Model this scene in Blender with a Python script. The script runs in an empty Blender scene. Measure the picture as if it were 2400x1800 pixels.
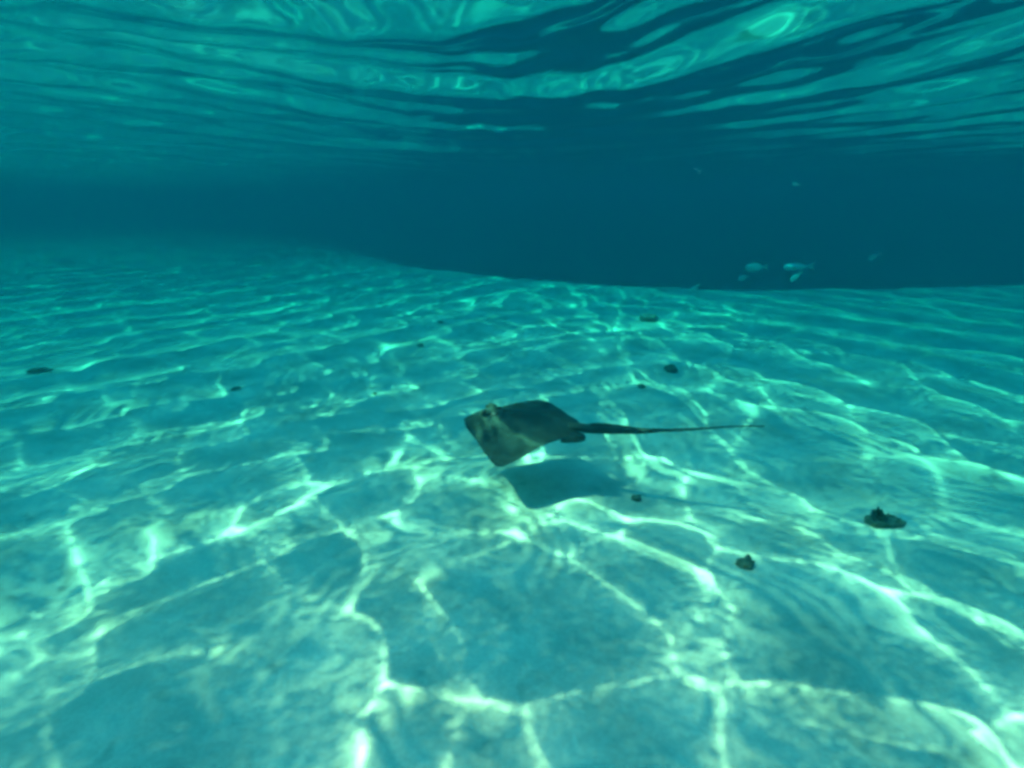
import bpy, bmesh, math, random
import numpy as np
from mathutils import Vector, Matrix

sc = bpy.context.scene
COL = sc.collection
R = math.radians
random.seed(7)
rng = np.random.default_rng(11)

# ------------------------------------------------------------------ camera
PITCH = 17.5
CAM = Vector((0.0, 0.0, 1.5))
cd = bpy.data.cameras.new('camera')
cam = bpy.data.objects.new('camera', cd); COL.objects.link(cam); sc.camera = cam
cam.location = CAM
cam.rotation_euler = (R(90 - PITCH), 0, 0)
cd.sensor_width = 36; cd.lens = 19.65; cd.clip_start = 0.01; cd.clip_end = 600

# ------------------------------------------------------------------ sky, sun, exposure
SUN_EL, SUN_AZ = 45.0, -104.0
w = bpy.data.worlds.new('World'); sc.world = w; w.use_nodes = True
sky = w.node_tree.nodes.new('ShaderNodeTexSky')
sky.sky_type = 'NISHITA'; sky.sun_disc = False
sky.sun_elevation = R(SUN_EL); sky.sun_rotation = R(SUN_AZ)
bg = w.node_tree.nodes['Background']
w.node_tree.links.new(sky.outputs[0], bg.inputs[0]); bg.inputs[1].default_value = 0.13
ld = bpy.data.lights.new('sun', 'SUN'); ld.energy = 5.0; ld.angle = R(.5); ld.color = (1, .92, .55)
ld.cycles.is_caustics_light = True
ld.cycles.use_multiple_importance_sampling = False
sun = bpy.data.objects.new('sun', ld); COL.objects.link(sun)
sun.rotation_euler = (R(90 - SUN_EL), 0, R(180 - SUN_AZ))
sun.location = (-10, 2, 20)
vs = sc.view_settings
vs.view_transform = 'Standard'; vs.look = 'None'; vs.gamma = 1; vs.use_curve_mapping = False
vs.exposure = 2.45

cy = sc.cycles
cy.max_bounces = 14; cy.volume_bounces = 4; cy.transmission_bounces = 8; cy.glossy_bounces = 6
cy.diffuse_bounces = 4; cy.transparent_max_bounces = 16
cy.caustics_refractive = True; cy.caustics_reflective = True
cy.sample_clamp_indirect = 3.0; cy.blur_glossy = 0.0
cy.use_denoising = True
cy.pixel_filter_type = 'BLACKMAN_HARRIS'; cy.filter_width = 3.4

# ------------------------------------------------------------------ helpers
def material(name):
    m = bpy.data.materials.new(name); m.use_nodes = True
    nt = m.node_tree; nt.nodes.clear()
    return m, nt, nt.nodes.new('ShaderNodeOutputMaterial')

def link_obj(name, me, parent=None, mat=None):
    o = bpy.data.objects.new(name, me); COL.objects.link(o)
    if mat is not None and me is not None: me.materials.append(mat)
    if parent is not None: o.parent = parent
    if me is not None: o.cycles.is_caustics_receiver = True
    return o

def np_mesh(name, co, quads, smooth=True):
    me = bpy.data.meshes.new(name)
    co = np.ascontiguousarray(co, 'f4').reshape(-1, 3)
    q = np.ascontiguousarray(quads, 'i4').reshape(-1); n = len(q) // 4
    me.vertices.add(len(co)); me.vertices.foreach_set('co', co.ravel())
    me.loops.add(len(q)); me.loops.foreach_set('vertex_index', q)
    me.polygons.add(n)
    me.polygons.foreach_set('loop_start', np.arange(0, 4 * n, 4, dtype='i4'))
    me.polygons.foreach_set('loop_total', np.full(n, 4, 'i4'))
    me.polygons.foreach_set('use_smooth', np.full(n, smooth, bool))
    me.update(calc_edges=True); me.validate()
    return me

def grid_mesh(name, xs, ys, Z):
    X, Y = np.meshgrid(xs, ys)
    i = np.arange(len(xs) * len(ys)).reshape(len(ys), len(xs))
    q = np.stack([i[:-1, :-1], i[:-1, 1:], i[1:, 1:], i[1:, :-1]], -1)
    return np_mesh(name, np.stack([X, Y, Z], -1), q)

def axis(a, b, c0, c1, h, g):
    v = list(np.arange(c0, c1, h)); x = v[-1]; s = h
    while x < b: s *= g; x += s; v.append(x)
    x = c0; s = h; lo = []
    while x > a: s *= g; x -= s; lo.append(x)
    return np.array(lo[::-1] + v)

def smooth(e0, e1, x):
    t = np.clip((x - e0) / (e1 - e0), 0, 1); return t * t * (3 - 2 * t)

def hash2(ix, iy, seed):
    h = (ix.astype('i8') * 374761393 + iy.astype('i8') * 668265263 + seed * 1442695041) & 0xffffffff
    h = ((h ^ (h >> 13)) * 1274126177) & 0xffffffff
    h = h ^ (h >> 16)
    return (h & 0xffffff) / float(0xffffff) * 2 - 1

def vnoise(X, Y, seed):
    ix, iy = np.floor(X), np.floor(Y); fx, fy = X - ix, Y - iy
    fx = fx ** 3 * (fx * (6 * fx - 15) + 10); fy = fy ** 3 * (fy * (6 * fy - 15) + 10)
    a = hash2(ix, iy, seed); b = hash2(ix + 1, iy, seed); c = hash2(ix, iy + 1, seed); d = hash2(ix + 1, iy + 1, seed)
    return (a * (1 - fx) + b * fx) * (1 - fy) + (c * (1 - fx) + d * fx) * fy

def pixel_dir(px, py):
    x = (px - 1200) / 1310.0; up = (900 - py) / 1310.0
    p = R(PITCH); c, s = math.cos(p), math.sin(p)
    return Vector((x, c + s * up, -s + c * up))

# ------------------------------------------------------------------ seabed
def seabed_z(X, Y):
    X = np.asarray(X, float); Y = np.asarray(Y, float)
    z = .022 * vnoise(X * .9 + .3 * Y, Y * 1.1, 1) + .012 * vnoise(X * 2.6, Y * 3.1 + X, 2)
    near = np.exp(-((X / 9) ** 2 + (Y / 9) ** 2))
    z += near * (.5 + .5 * vnoise(X * .8, Y * .9 + 4, 9)) * (.0045 * vnoise(X * 5.5 + 1.5 * Y, Y * 6 - X, 3) + .0022 * vnoise(X * 12, Y * 11 + 3 * X, 4))
    pit = vnoise(X * 4.2 + Y, Y * 3.6 - .7 * X, 5)
    z -= near * .006 * smooth(.35, .8, pit)
    # the shelf: sand rises a little to the left, drops off ahead and to the right
    z += .05 * vnoise(X * .16, Y * .16, 6) * smooth(3, 10, np.hypot(X, Y))
    edge = 10.0 + .62 * (np.sqrt((X - .6) ** 2 + 5) - (X - .6)) + .12 * np.maximum(X, 0) + .8 * vnoise(X * .35, Y * 0 + .5, 8)
    t = np.maximum(Y - edge, 0)
    z -= 5.0 * (1 - np.exp(-(t / (7.0 + 2.2 * np.maximum(1.5 - X, 0))) ** 1.5))
    return z

xs = axis(-75, 75, -4.5, 4.5, .028, 1.035); ys = axis(-18, 110, .4, 6.5, .028, 1.03)
X, Y = np.meshgrid(xs, ys)
m_sand, nt, out = material('pale sand')
N = nt.nodes.new; Lk = nt.links.new
tc = N('ShaderNodeTexCoord')
n1 = N('ShaderNodeTexNoise'); n1.inputs['Scale'].default_value = 2.3; n1.inputs['Detail'].default_value = 6
n2 = N('ShaderNodeTexNoise'); n2.inputs['Scale'].default_value = 90; n2.inputs['Detail'].default_value = 4
rp = N('ShaderNodeValToRGB')
rp.color_ramp.elements[0].position = .3; rp.color_ramp.elements[0].color = (.34, .30, .22, 1)
rp.color_ramp.elements[1].position = .68; rp.color_ramp.elements[1].color = (.53, .475, .36, 1)
bp = N('ShaderNodeBump'); bp.inputs['Strength'].default_value = .35; bp.inputs['Distance'].default_value = .004
pr = N('ShaderNodeBsdfPrincipled'); pr.inputs['Roughness'].default_value = .95
pr.inputs['Specular IOR Level'].default_value = .1
Lk(tc.outputs['Object'], n1.inputs['Vector']); Lk(tc.outputs['Object'], n2.inputs['Vector'])
n3 = N('ShaderNodeTexNoise'); n3.inputs['Scale'].default_value = 5.5; n3.inputs['Detail'].default_value = 5; n3.inputs['Distortion'].default_value = .6
r3 = N('ShaderNodeMapRange'); r3.inputs['From Min'].default_value = .60; r3.inputs['From Max'].default_value = .74
r3.inputs['To Min'].default_value = 0; r3.inputs['To Max'].default_value = .5
n4 = N('ShaderNodeTexNoise'); n4.inputs['Scale'].default_value = 60; n4.inputs['Detail'].default_value = 5
r4 = N('ShaderNodeMapRange'); r4.inputs['From Min'].default_value = .3; r4.inputs['From Max'].default_value = .7
r4.inputs['To Min'].default_value = .90; r4.inputs['To Max'].default_value = 1.06
mx = N('ShaderNodeMix'); mx.data_type = 'RGBA'; mx.inputs['B'].default_value = (.16, .17, .12, 1)     # specks of dark detritus
mm = N('ShaderNodeVectorMath'); mm.operation = 'SCALE'
Lk(tc.outputs['Object'], n3.inputs['Vector']); Lk(tc.outputs['Object'], n4.inputs['Vector'])
Lk(n3.outputs[0], r3.inputs[0]); Lk(n4.outputs[0], r4.inputs[0]); Lk(r3.outputs[0], mx.inputs['Factor'])
Lk(n1.outputs[0], rp.inputs[0]); Lk(rp.outputs[0], mx.inputs['A']); Lk(mx.outputs['Result'], mm.inputs[0]); Lk(r4.outputs[0], mm.inputs['Scale'])
Lk(mm.outputs[0], pr.inputs['Base Color'])
Lk(n2.outputs[0], bp.inputs['Height']); Lk(bp.outputs[0], pr.inputs['Normal']); Lk(pr.outputs[0], out.inputs[0])
seabed = link_obj('seabed', grid_mesh('seabed', xs, ys, seabed_z(X, Y)), None, m_sand)
seabed['kind'] = 'structure'

# ------------------------------------------------------------------ water surface seen from below
SURF = 2.5
xs = axis(-75, 75, -7.5, 7, .021, 1.02); ys = axis(-18, 110, 0, 12, .021, 1.016)
X, Y = np.meshgrid(xs, ys)
Z = np.full_like(X, SURF)
x0 = -1.2 + 1.1 * smooth(2.2, 5.5, Y)
def crest(s):
    return Y + 1.8 * (np.sqrt((X - x0) ** 2 + s * s) - s)
def train(lam, amp, s, wob, wl, seed):
    global Z
    k = 2 * math.pi / lam
    ph = wob * vnoise(X * wl + 5.1 * seed, Y * wl, 20 + seed)
    env = .7 + .3 * vnoise(X * .45 + 3 * seed, Y * .7, 40 + seed)
    Z = Z + amp * env * np.sin(k * crest(s) + ph + seed)
out_ = smooth(1.9, 3.9, Y)
train(2.4, .046 + .016 * out_, 2.0, 2.0, .3, 1)
train(1.1, .013 + .005 * out_, 2.0, 2.6, .45, 2)
train(.85, .0005 + .0105 * out_, 1.8, .9, .22, 7)
train(.62, .0040 + .0005 * out_, 2.4, 3.2, .6, 3)
def plane_waves(lam, amp, n, base, spread):
    W = np.zeros_like(X)
    for _ in range(n):
        l = lam * rng.uniform(.75, 1.3); k = 2 * math.pi / l; th = base + rng.normal(0, spread)
        W = W + amp * l / lam / math.sqrt(n) * np.sin(k * (X * math.sin(th) + Y * math.cos(th)) + rng.uniform(0, 6.28))
    return W
calm = 1 - smooth(1.7, 3.4, Y)          # the water further out is calmer and longer crested
Z = Z + plane_waves(.85, .0120, 12, .2, 1.1) * (.15 + .85 * calm)
Z = Z + plane_waves(.42, .0046, 20, .2, 1.4) * (.16 + .84 * calm)
Z = Z + plane_waves(.24, .0006, 24, .2, 1.6) * (.2 + .8 * calm)
Z = Z + plane_waves(.62, .0095, 10, math.pi / 2, .28) * (1 - calm)      # cross chop running sideways
Z = Z + plane_waves(.36, .0034, 12, math.pi / 2, .35) * (1 - calm)
m_water, nt, out = material('clear sea water surface')
gl = nt.nodes.new('ShaderNodeBsdfGlass'); gl.inputs['IOR'].default_value = 1.33; gl.inputs['Roughness'].default_value = .075
nt.links.new(gl.outputs[0], out.inputs[0])
wsurf = link_obj('water_surface', grid_mesh('water_surface', xs, ys, Z), None, m_water)
wsurf.cycles.is_caustics_receiver = False; wsurf.cycles.is_caustics_caster = True
wsurf['kind'] = 'structure'

# ------------------------------------------------------------------ the water body (haze)
m_haze, nt, out = material('turquoise water body')
pv = nt.nodes.new('ShaderNodeVolumePrincipled')
pv.inputs['Density'].default_value = 1.0
pv.inputs['Color'].default_value = (.001, .0212, .0250, 1)
pv.inputs['Absorption Color'].default_value = (.17, .815, .84, 1)
pv.inputs['Anisotropy'].default_value = .35
nt.links.new(pv.outputs[0], out.inputs['Volume'])
bm = bmesh.new(); bmesh.ops.create_cube(bm, size=1)
zt, zb = 2.68, -6.6
bmesh.ops.scale(bm, vec=(156, 134, zt - zb), verts=bm.verts)
bmesh.ops.translate(bm, vec=(0, 46, (zt + zb) / 2), verts=bm.verts)
me = bpy.data.meshes.new('haze'); bm.to_mesh(me); bm.free()
haze = link_obj('haze', me, None, m_haze); haze['kind'] = 'stuff'
haze.cycles.is_caustics_receiver = False

# ------------------------------------------------------------------ stingray
def skin_material(name, dark, light, scale, bump=.3, rough=.55, spec=.2):
    m, nt, out = material(name); N = nt.nodes.new; Lk = nt.links.new
    tc = N('ShaderNodeTexCoord'); n = N('ShaderNodeTexNoise')
    n.inputs['Scale'].default_value = scale; n.inputs['Detail'].default_value = 7; n.inputs['Roughness'].default_value = .65
    r = N('ShaderNodeValToRGB'); r.color_ramp.elements[0].position = .32; r.color_ramp.elements[1].position = .7
    r.color_ramp.elements[0].color = (*dark, 1); r.color_ramp.elements[1].color = (*light, 1)
    p = N('ShaderNodeBsdfPrincipled'); p.inputs['Roughness'].default_value = rough
    p.inputs['Specular IOR Level'].default_value = spec
    b = N('ShaderNodeBump'); b.inputs['Strength'].default_value = bump; b.inputs['Distance'].default_value = .004
    Lk(tc.outputs['Object'], n.inputs['Vector']); Lk(n.outputs[0], r.inputs[0]); Lk(r.outputs[0], p.inputs['Base Color'])
    Lk(n.outputs[0], b.inputs['Height']); Lk(b.outputs[0], p.inputs['Normal']); Lk(p.outputs[0], out.inputs[0])
    return m

m_ray = skin_material('olive grey ray skin', (.003, .008, .006), (.024, .040, .033), 9, .3, .75, .08)
m_belly = skin_material('white ray belly', (.42, .42, .38), (.6, .6, .55), 6)
m_eye = skin_material('dark eye', (.006, .006, .006), (.015, .015, .012), 20, 0, .15)
m_black = skin_material('dark opening', (.008, .009, .007), (.02, .02, .016), 20)

RL = .68        # disc length
def ray_halfwidth(u):
    # snout at u = 0, widest near .5, pelvic end at 1
    us = np.array([0, .03, .10, .22, .36, .46, .52, .57, .66, .78, .88, .95, 1.0])
    hs = .92 * np.array([.004, .05, .125, .255, .405, .50, .545, .54, .455, .30, .185, .135, .03])
    return np.interp(u, us, hs)

def ray_surface(u, v, top):
    """u along the body, v -1..1 across (v>0 = its right side, away from the camera)"""
    h = ray_halfwidth(u); y = v * h; a = abs(v)
    x = (.5 - u)
    x -= .045 * (a ** 2.2) * math.sin(math.pi * min(u / .9, 1)) * -1
    core = math.exp(-((y / .135) ** 2)) * abs(math.sin(math.pi * min(.09 + u * .93, 1))) ** .7 * .095
    head = .022 * math.exp(-(((u - .24) / .09) ** 2)) * math.exp(-((y / .07) ** 2))
    wing = .018 * (1 - a ** 2.5) * min(1, u * 8 + .15) * min(1, (1 - u) * 9 + .1)
    t = (core + head + wing) if top else -(core * .32 + wing * .5)
    # swimming pose: near wing drops, far wing lifts and rolls over
    s = abs(y) / .54
    if v < 0: z = -.15 * s ** 1.7 + .012 * math.sin(9 * (u - .2)) * s
    else: z = .075 * s ** 1.35 * math.exp(-((u - .62) / .34) ** 2) - .06 * s ** 3 + .02 * math.sin(8 * u) * s
    z += -.035 * max(0, .28 - u) / .28 - .03 * max(0, u - .8) / .2
    return (x * RL, -y * RL, (z + t) * RL)

def build_ray():
    root = bpy.data.objects.new('stingray', None); COL.objects.link(root)
    NU, NV = 64, 56
    bm = bmesh.new(); rows = {True: [], False: []}
    for top in (True, False):
        for i in range(NU + 1):
            u = i / NU; row = []
            u = .5 - .5 * math.cos(math.pi * u) if False else u
            for j in range(NV + 1):
                q = -1 + 2 * j / NV; v = math.sin(q * math.pi / 2) if True else q
                if not top and j in (0, NV): row.append(rows[True][i][j]); continue
                if not top and i in (0, NU): row.append(rows[True][i][j]); continue
                row.append(bm.verts.new(ray_surface(u, v, top)))
            rows[top].append(row)
    for top in (True, False):
        g = rows[top]
        for i in range(NU):
            for j in range(NV):
                vs_ = [g[i][j], g[i + 1][j], g[i + 1][j + 1], g[i][j + 1]]
                if not top: vs_.reverse()
                vs_ = list(dict.fromkeys(vs_))
                if len(vs_) >= 3:
                    f = bm.faces.new(vs_); f.smooth = True; f.material_index = 0 if (top or not (NU * .12 < i < NU * .9) or not (NV * .2 < j < NV * .8)) else 1
    # pelvic fins: two rounded lobes beside the tail root
    for s in (-1, 1):
        ring_t, ring_b = [], []
        for k in range(14):
            a = math.pi * k / 13
            px_ = -.36 - .20 * abs(math.sin(a)) ** .8 + .02 * math.cos(a); py_ = s * (.015 + .145 * (.5 - .5 * math.cos(a)))
            zz = -.02 - .04 * abs(py_) / .16
            ring_t.append(bm.verts.new((px_ * RL, py_ * RL, (zz + .006) * RL)))
            ring_b.append(bm.verts.new((px_ * RL, py_ * RL, (zz - .006) * RL)))
        ct = bm.verts.new((-.42 * RL, s * .08 * RL, .012 * RL)); cb = bm.verts.new((-.42 * RL, s * .08 * RL, -.03 * RL))
        for k in range(13):
            for tri in ((ct, ring_t[k], ring_t[k + 1]), (cb, ring_b[k + 1], ring_b[k]), ):
                f = bm.faces.new(tri); f.smooth = True
            f = bm.faces.new((ring_t[k], ring_b[k], ring_b[k + 1], ring_t[k + 1])); f.smooth = True
    # tail: one tapering whip grown out of the back
    path = []
    TL = .99
    for k in range(41):
        t = k / 40
        x = -.34 * RL - t * TL; y = TAILY(t); z = TAILZ(t)
        r = .021 * (1 - t) ** 1.5 + .0035
        if t < .12: r += .012 * (1 - t / .12)
        path.append((Vector((x, y, z)), r))
    prev = None
    for k, (p, r) in enumerate(path):
        ring = []
        for q in range(10):
            a = 2 * math.pi * q / 10
            ring.append(bm.verts.new(p + Vector((0, math.cos(a) * r * 1.15, math.sin(a) * r * .8))))
        if prev:
            for q in range(10):
                f = bm.faces.new((prev[q], ring[q], ring[(q + 1) % 10], prev[(q + 1) % 10])); f.smooth = True
        prev = ring
    bm.faces.new(prev[::-1])
    bmesh.ops.recalc_face_normals(bm, faces=bm.faces)
    me = bpy.data.meshes.new('body'); bm.to_mesh(me); bm.free()
    body = link_obj('body', me, root, m_ray); me.materials.append(m_belly)
    # skin folds under and over the tail
    for nm, sgn, t0, t1, hh in (('tail_fold', -1, .10, .52, .020), ('tail_keel', 1, .16, .40, .009)):
        bm = bmesh.new(); pr_ = None
        for k in range(25):
            t = t0 + (t1 - t0) * k / 24
            x = -.34 * RL - t * TL; y = TAILY(t); z = TAILZ(t); r = (.030 * (1 - t) ** 1.6 + .0035) * .7
            h_ = hh * abs(math.sin(math.pi * min(1, (k / 24) ** .6))) ** .7 if k not in (0, 24) else .0005
            c_ = [bm.verts.new((x, y + .0018, z + sgn * r * .6)), bm.verts.new((x, y - .0018, z + sgn * r * .6)),
                  bm.verts.new((x, y - .0007, z + sgn * (r + h_))), bm.verts.new((x, y + .0007, z + sgn * (r + h_)))]
            if pr_:
                for q in range(4):
                    bm.faces.new((pr_[q], pr_[(q + 1) % 4], c_[(q + 1) % 4], c_[q])).smooth = True
            pr_ = c_
        bmesh.ops.recalc_face_normals(bm, faces=bm.faces)
        me = bpy.data.meshes.new(nm); bm.to_mesh(me); bm.free(); link_obj(nm, me, root, m_ray)
    # raised eyes and the spiracles behind them
    for s in (-1, 1):
        ex, ey, ez = ray_surface(.235, s * .235, True)
        for nm, dx, r, mm, fl in (('eye_bump', 0, .026, m_ray, .8), ('spiracle', -.047, .017, m_black, .45)):
            bm = bmesh.new(); bmesh.ops.create_uvsphere(bm, u_segments=18, v_segments=12, radius=r)
            bmesh.ops.scale(bm, vec=(1.35, .85, fl), verts=bm.verts)
            bmesh.ops.translate(bm, vec=(ex + dx, ey, ez + (.004 if nm == 'eye_bump' else -.001)), verts=bm.verts)
            for f in bm.faces: f.smooth = True
            me = bpy.data.meshes.new(nm); bm.to_mesh(me); bm.free(); b_ = link_obj(nm, me, root, mm)
            if nm == 'eye_bump':
                bm = bmesh.new(); bmesh.ops.create_uvsphere(bm, u_segments=16, v_segments=10, radius=.0125)
                bmesh.ops.translate(bm, vec=(ex + .006, ey - s * .0125, ez + .012), verts=bm.verts)
                for f in bm.faces: f.smooth = True
                me = bpy.data.meshes.new('eye'); bm.to_mesh(me); bm.free(); link_obj('eye', me, b_, m_eye)
    return root

def TAILY(t): return .02 * math.sin(5 * t)
def TAILZ(t): return -.004 + .058 * t + .009 * math.sin(t * 7.5 + .4) * min(1, t * 3)
ray = build_ray()
ray.location = (.045, 2.86, .375)
ray.rotation_euler = (R(-4), R(4), R(180 - 21))
ray['label'] = 'olive grey stingray with a long whip tail gliding left above its shadow on the sand'
ray['category'] = 'stingray'

# ------------------------------------------------------------------ fish
m_fish = skin_material('pale silver fish skin', (.42, .45, .42), (.72, .74, .68), 14, .1, .35)
m_fin = skin_material('thin pale fin', (.36, .40, .36), (.55, .58, .52), 20, .1, .4)

def fin_mesh(name, pts, th):
    bm = bmesh.new()
    a = [bm.verts.new((x, th, z)) for x, z in pts]; b = [bm.verts.new((x, -th, z)) for x, z in pts]
    bm.faces.new(a); bm.faces.new(b[::-1])
    for i in range(len(pts)):
        j = (i + 1) % len(pts); bm.faces.new((a[j], a[i], b[i], b[j]))
    bmesh.ops.recalc_face_normals(bm, faces=bm.faces)
    me = bpy.data.meshes.new(name); bm.to_mesh(me); bm.free(); return me

def build_fish(height):
    root = bpy.data.objects.new('fish', None); COL.objects.link(root)
    bm = bmesh.new(); prev = None; n = 22
    for i in range(n + 1):
        t = i / n; x = .42 - .86 * t
        prof = (math.sin(math.pi * min(t, 1) ** .62) ** .8) if t < 1 else 0
        prof = max(prof, .13 if t > .5 else .02)
        hz = height * .5 * prof; hy = .085 * prof * (1 - .3 * t); ring = []
        for q in range(16):
            a = 2 * math.pi * q / 16
            ring.append(bm.verts.new((x, math.cos(a) * hy, math.sin(a) * hz - .01 * math.sin(math.pi * t))))
        if prev:
            for q in range(16):
                bm.faces.new((prev[q], ring[q], ring[(q + 1) % 16], prev[(q + 1) % 16])).smooth = True
        else: bm.faces.new(ring[::-1])
        prev = ring
    bm.faces.new(prev)
    bmesh.ops.recalc_face_normals(bm, faces=bm.faces)
    me = bpy.data.meshes.new('body'); bm.to_mesh(me); bm.free(); link_obj('body', me, root, m_fish)
    h = height * .5
    link_obj('tail_fin', fin_mesh('tail_fin', [(-.40, .03), (-.62, .15), (-.58, .06), (-.545, 0), (-.58, -.06), (-.62, -.15), (-.40, -.03)], .005), root, m_fin)
    link_obj('dorsal_fin', fin_mesh('dorsal_fin', [(.14, h * .86), (.04, h * 1.28), (-.12, h * 1.12), (-.30, h * .55), (-.2, h * .45)], .004), root, m_fin)
    link_obj('anal_fin', fin_mesh('anal_fin', [(-.06, -h * .85), (-.13, -h * 1.2), (-.28, -h * .7), (-.2, -h * .5)], .004), root, m_fin)
    for s in (-1, 1):
        f = link_obj('pectoral_fin', fin_mesh('pectoral_fin', [(.14, 0), (.02, .03), (-.04, -.03), (.06, -.045)], .003), root, m_fin)
        f.location = (0, s * .078, -.02); f.rotation_euler = (0, 0, s * -.5)
        bm = bmesh.new(); bmesh.ops.create_uvsphere(bm, u_segments=10, v_segments=8, radius=.018)
        bmesh.ops.translate(bm, vec=(.33, s * .045, .02), verts=bm.verts)
        me = bpy.data.meshes.new('eye'); bm.to_mesh(me); bm.free(); link_obj('eye', me, root, m_eye)
    return root

def copy_tree(o, parent=None):
    c = o.copy(); COL.objects.link(c); c.parent = parent
    for ch in [k for k in bpy.data.objects if k.parent == o]: copy_tree(ch, c)
    return c

fish_deep = build_fish(.36); fish_slim = build_fish(.22)
FISH = [  # px, py, px length, distance, yaw (180 = faces left), roll-pitch, slim?, label
    (1768, 627, 54, 9.2, 180, 3, 0, 'pale deep bodied fish facing left, left one of the two larger fish'),
    (1866, 625, 72, 9.2, 178, 2, 1, 'pale slender fish, the longest one, right of the deep bodied fish'),
    (1741, 651, 30, 9.6, 205, 8, 0, 'small pale fish just below and left of the deep bodied fish'),
    (1864, 650, 28, 9.5, 150, 48, 0, 'small pale fish nosing steeply, right below the longest slender fish'),
    (1628, 676, 24, 9.0, 160, 42, 0, 'small bright fish low over the far sand, leftmost of the fish at the drop off'),
    (2048, 602, 24, 14, 150, 35, 0, 'faint small fish, rightmost of all, above the edge of the sand'),
    (1624, 388, 44, 14, 180, -38, 1, 'slanted slim pale fish close under the water surface'),
    (1865, 432, 18, 14, 165, -12, 0, 'tiny faint fish in the dark water, far above the fish at the drop off'),
]
used = set()
for px, py, pl, D, yaw, tilt, slim, lab in FISH:
    src = fish_slim if slim else fish_deep
    o = src if src not in used else copy_tree(src); used.add(src)
    d = pixel_dir(px, py); p = CAM + d * D
    o.location = p
    s = pl / 1310 * D / 1.04
    s /= max(.6, abs(math.cos(R(yaw - 180))))
    o.scale = (s, s, s)
    o.rotation_euler = Matrix.Rotation(R(yaw), 4, 'Z').to_3x3().to_4x4().to_euler()
    o.rotation_euler = (Matrix.Rotation(R(yaw), 3, 'Z') @ Matrix.Rotation(R(tilt), 3, 'Y')).to_euler()
    o['label'] = lab; o['category'] = 'fish'; o['group'] = 'pale fish at the drop off'

# ------------------------------------------------------------------ stones and weed on the sand
m_rock = skin_material('algae covered stone', (.03, .05, .032), (.12, .13, .08), 26, .8, .9)
m_coral = skin_material('grey dead coral', (.05, .055, .045), (.13, .13, .10), 22, .8, .9)
m_weed = skin_material('dark seaweed', (.010, .022, .008), (.04, .055, .018), 18, .4, .8)

def floor_at(px, py):
    d = pixel_dir(px, py); t = 1.0
    for _ in range(4000):
        p = CAM + d * t
        if p.z <= float(seabed_z(p.x, p.y)): break
        t += .005
    return p

def stone_mesh(name, sx, sy, sz, seed, rough=.35, peak=0):
    bm = bmesh.new(); bmesh.ops.create_icosphere(bm, subdivisions=4, radius=1)
    rr = random.Random(seed); off = Vector((rr.uniform(0, 90), rr.uniform(0, 90), rr.uniform(0, 90)))
    from mathutils import noise
    for v in bm.verts:
        n = noise.noise(v.co * 1.3 + off) * rough + noise.noise(v.co * 3.4 + off) * rough * .45 + noise.noise(v.co * 8 + off) * rough * .15
        c = v.co * (1 + n)
        if peak: c.z += peak * math.exp(-((c.x - .1) ** 2 + c.y ** 2) * 5) * max(0, v.co.z)
        v.co = Vector((c.x * sx, c.y * sy, c.z * sz))
    for f in bm.faces: f.smooth = True
    me = bpy.data.meshes.new(name); bm.to_mesh(me); bm.free(); return me

def put(o, p, label, cat, group=None, sink=0, rz=0):
    o.location = (p.x, p.y, float(seabed_z(p.x, p.y)) + sink); o.rotation_euler = (0, 0, rz)
    o['label'] = label; o['category'] = cat
    if group: o['group'] = group

GR = 'small dark stones scattered over the sand'
STONES = [  # px, py (base), width px, height ratio, peak, label
    (1572, 870, 32, .75, 0, 'dark rounded stone on the sand behind the stingray tail, the biggest there'),
    (1503, 908, 22, .5, 0, 'little dark stone between the stingray tail and the bigger rounded stone'),
    (1492, 1172, 26, .75, 0, 'small dark green stone just right of the stingray shadow'),
    (1748, 1326, 40, .55, .8, 'pointed dark stone on the sand below the tip of the stingray tail'),
    (985, 812, 18, .6, 0, 'small dark pebble on far sand above the snout of the stingray'),
    (1034, 757, 13, .6, 0, 'tiny dark pebble furthest off on the sand above the stingray'),
    (879, 924, 13, .5, 0, 'tiny dark pebble on the sand left of the stingray'),
    (92, 872, 40, .3, 0, 'flat dark blurred stone near the far left end of the sand'),
    (553, 913, 24, .35, 0, 'low flat dark stone half buried in left mid sand'),
]
for i, (px, py, wp, hr, pk, lab) in enumerate(STONES):
    p = floor_at(px, py); D = (p - CAM).length; wdt = wp / 1310 * D * .88
    o = link_obj('stone', stone_mesh('stone', wdt / 2, wdt / 2 * .85, wdt / 2 * hr, i + 3, peak=pk * 1.6), None, m_rock)
    put(o, p, lab, 'stone', GR, wdt * hr * .22, i * 1.3)
    if i == 3: o.rotation_euler[2] = 0

# ring shaped dead coral lump
p = floor_at(1520, 752); D = (p - CAM).length; s = 40 / 1310 * D / 2
bm = bmesh.new()
from mathutils import noise
NA, NB = 40, 12; grid = []
for a in range(NA):
    A = 2 * math.pi * a / NA; row = []
    for b in range(NB):
        B = 2 * math.pi * b / NB; rr_ = .30 + .10 * noise.noise(Vector((math.cos(A) * 2, math.sin(A) * 2, 3)))
        q = Vector(((1 - .3 + rr_ * math.cos(B)) * math.cos(A), (1 - .3 + rr_ * math.cos(B)) * math.sin(A) * .9, rr_ * math.sin(B) * 1.4))
        q *= 1 + .14 * noise.noise(q * 3.5)
        row.append(bm.verts.new(q * s))
    grid.append(row)
for a in range(NA):
    for b in range(NB):
        bm.faces.new((grid[a][b], grid[(a + 1) % NA][b], grid[(a + 1) % NA][(b + 1) % NB], grid[a][(b + 1) % NB])).smooth = True
me = bpy.data.meshes.new('coral_lump'); bm.to_mesh(me); bm.free()
o = link_obj('coral_lump', me, None, m_coral)
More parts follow.
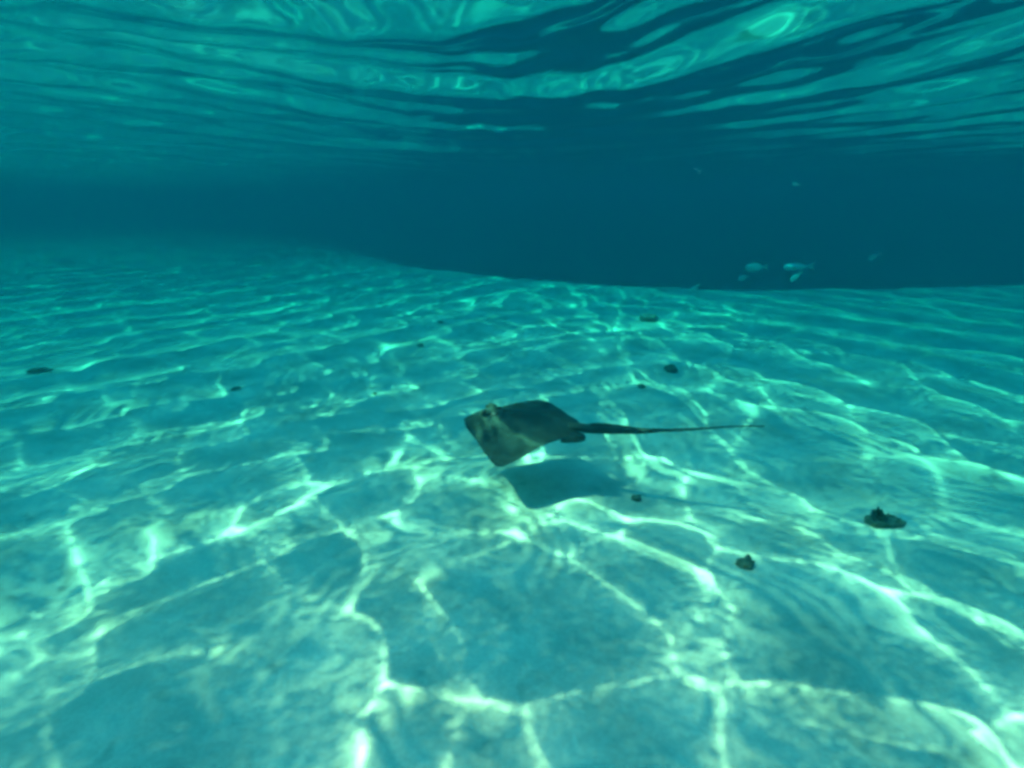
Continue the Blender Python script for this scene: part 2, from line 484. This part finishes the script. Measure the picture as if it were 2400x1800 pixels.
put(o, p, 'grey ring shaped coral lump on the far sand in front of the drop off', 'coral', None, s * .25)

# weed clump: a low mat of blades with one short upright tuft
def blade(bm, base, ang, lean, L, wd, curl):
    prev = None; n = 7
    dirx = Vector((math.cos(ang), math.sin(ang), 0)); side = Vector((-math.sin(ang), math.cos(ang), 0))
    p = base.copy(); el = lean
    for k in range(n + 1):
        t = k / n; w_ = wd * (math.sin(math.pi * min(.96, .2 + .8 * t)) ** .7)
        th = Vector((0, 0, .0015))
        row = [bm.verts.new(p - side * w_ / 2), bm.verts.new(p + th), bm.verts.new(p + side * w_ / 2), bm.verts.new(p - th)]
        if prev:
            for q in range(4): bm.faces.new((prev[q], prev[(q + 1) % 4], row[(q + 1) % 4], row[q])).smooth = True
        prev = row
        p = p + (dirx * math.cos(el) + Vector((0, 0, 1)) * math.sin(el)) * (L / n); el -= curl / n
        p.z = max(p.z, .004)
def weed(px, py, wp, label, n_low, n_up, seed):
    rr = random.Random(seed)
    p = floor_at(px, py); D = (p - CAM).length; W = wp / 1310 * D
    root = bpy.data.objects.new('seaweed_clump', None); COL.objects.link(root)
    o = link_obj('holdfast', stone_mesh('holdfast', W * .44, W * .26, W * .12, seed), root, m_rock); o.location = (0, 0, W * .04)
    for nm, n, lean, L0, dx in (('low_blades', n_low, .30, .34, .06), ('upright_tuft', n_up, 1.35, .38, -.12)):
        bm = bmesh.new()
        for k in range(n):
            a = rr.uniform(0, 6.28)
            if nm == 'low_blades': a = rr.choice((0, math.pi)) + rr.gauss(0, .5)
            blade(bm, Vector((rr.gauss(dx, .08) * W, rr.gauss(0, .06) * W, .01)), a, lean + rr.gauss(0, .2),
                  L0 * W * rr.uniform(.5, .95), W * rr.uniform(.09, .16), rr.uniform(.5, 1.1) if nm == 'low_blades' else .3)
        me = bpy.data.meshes.new(nm); bm.to_mesh(me); bm.free()
        o = link_obj(nm, me, root, m_weed); o['kind'] = 'stuff'
    put(root, p, label, 'seaweed')
weed(2068, 1226, 84, 'dark seaweed clump with a short upright tuft lying on the sand at right', 44, 14, 5)
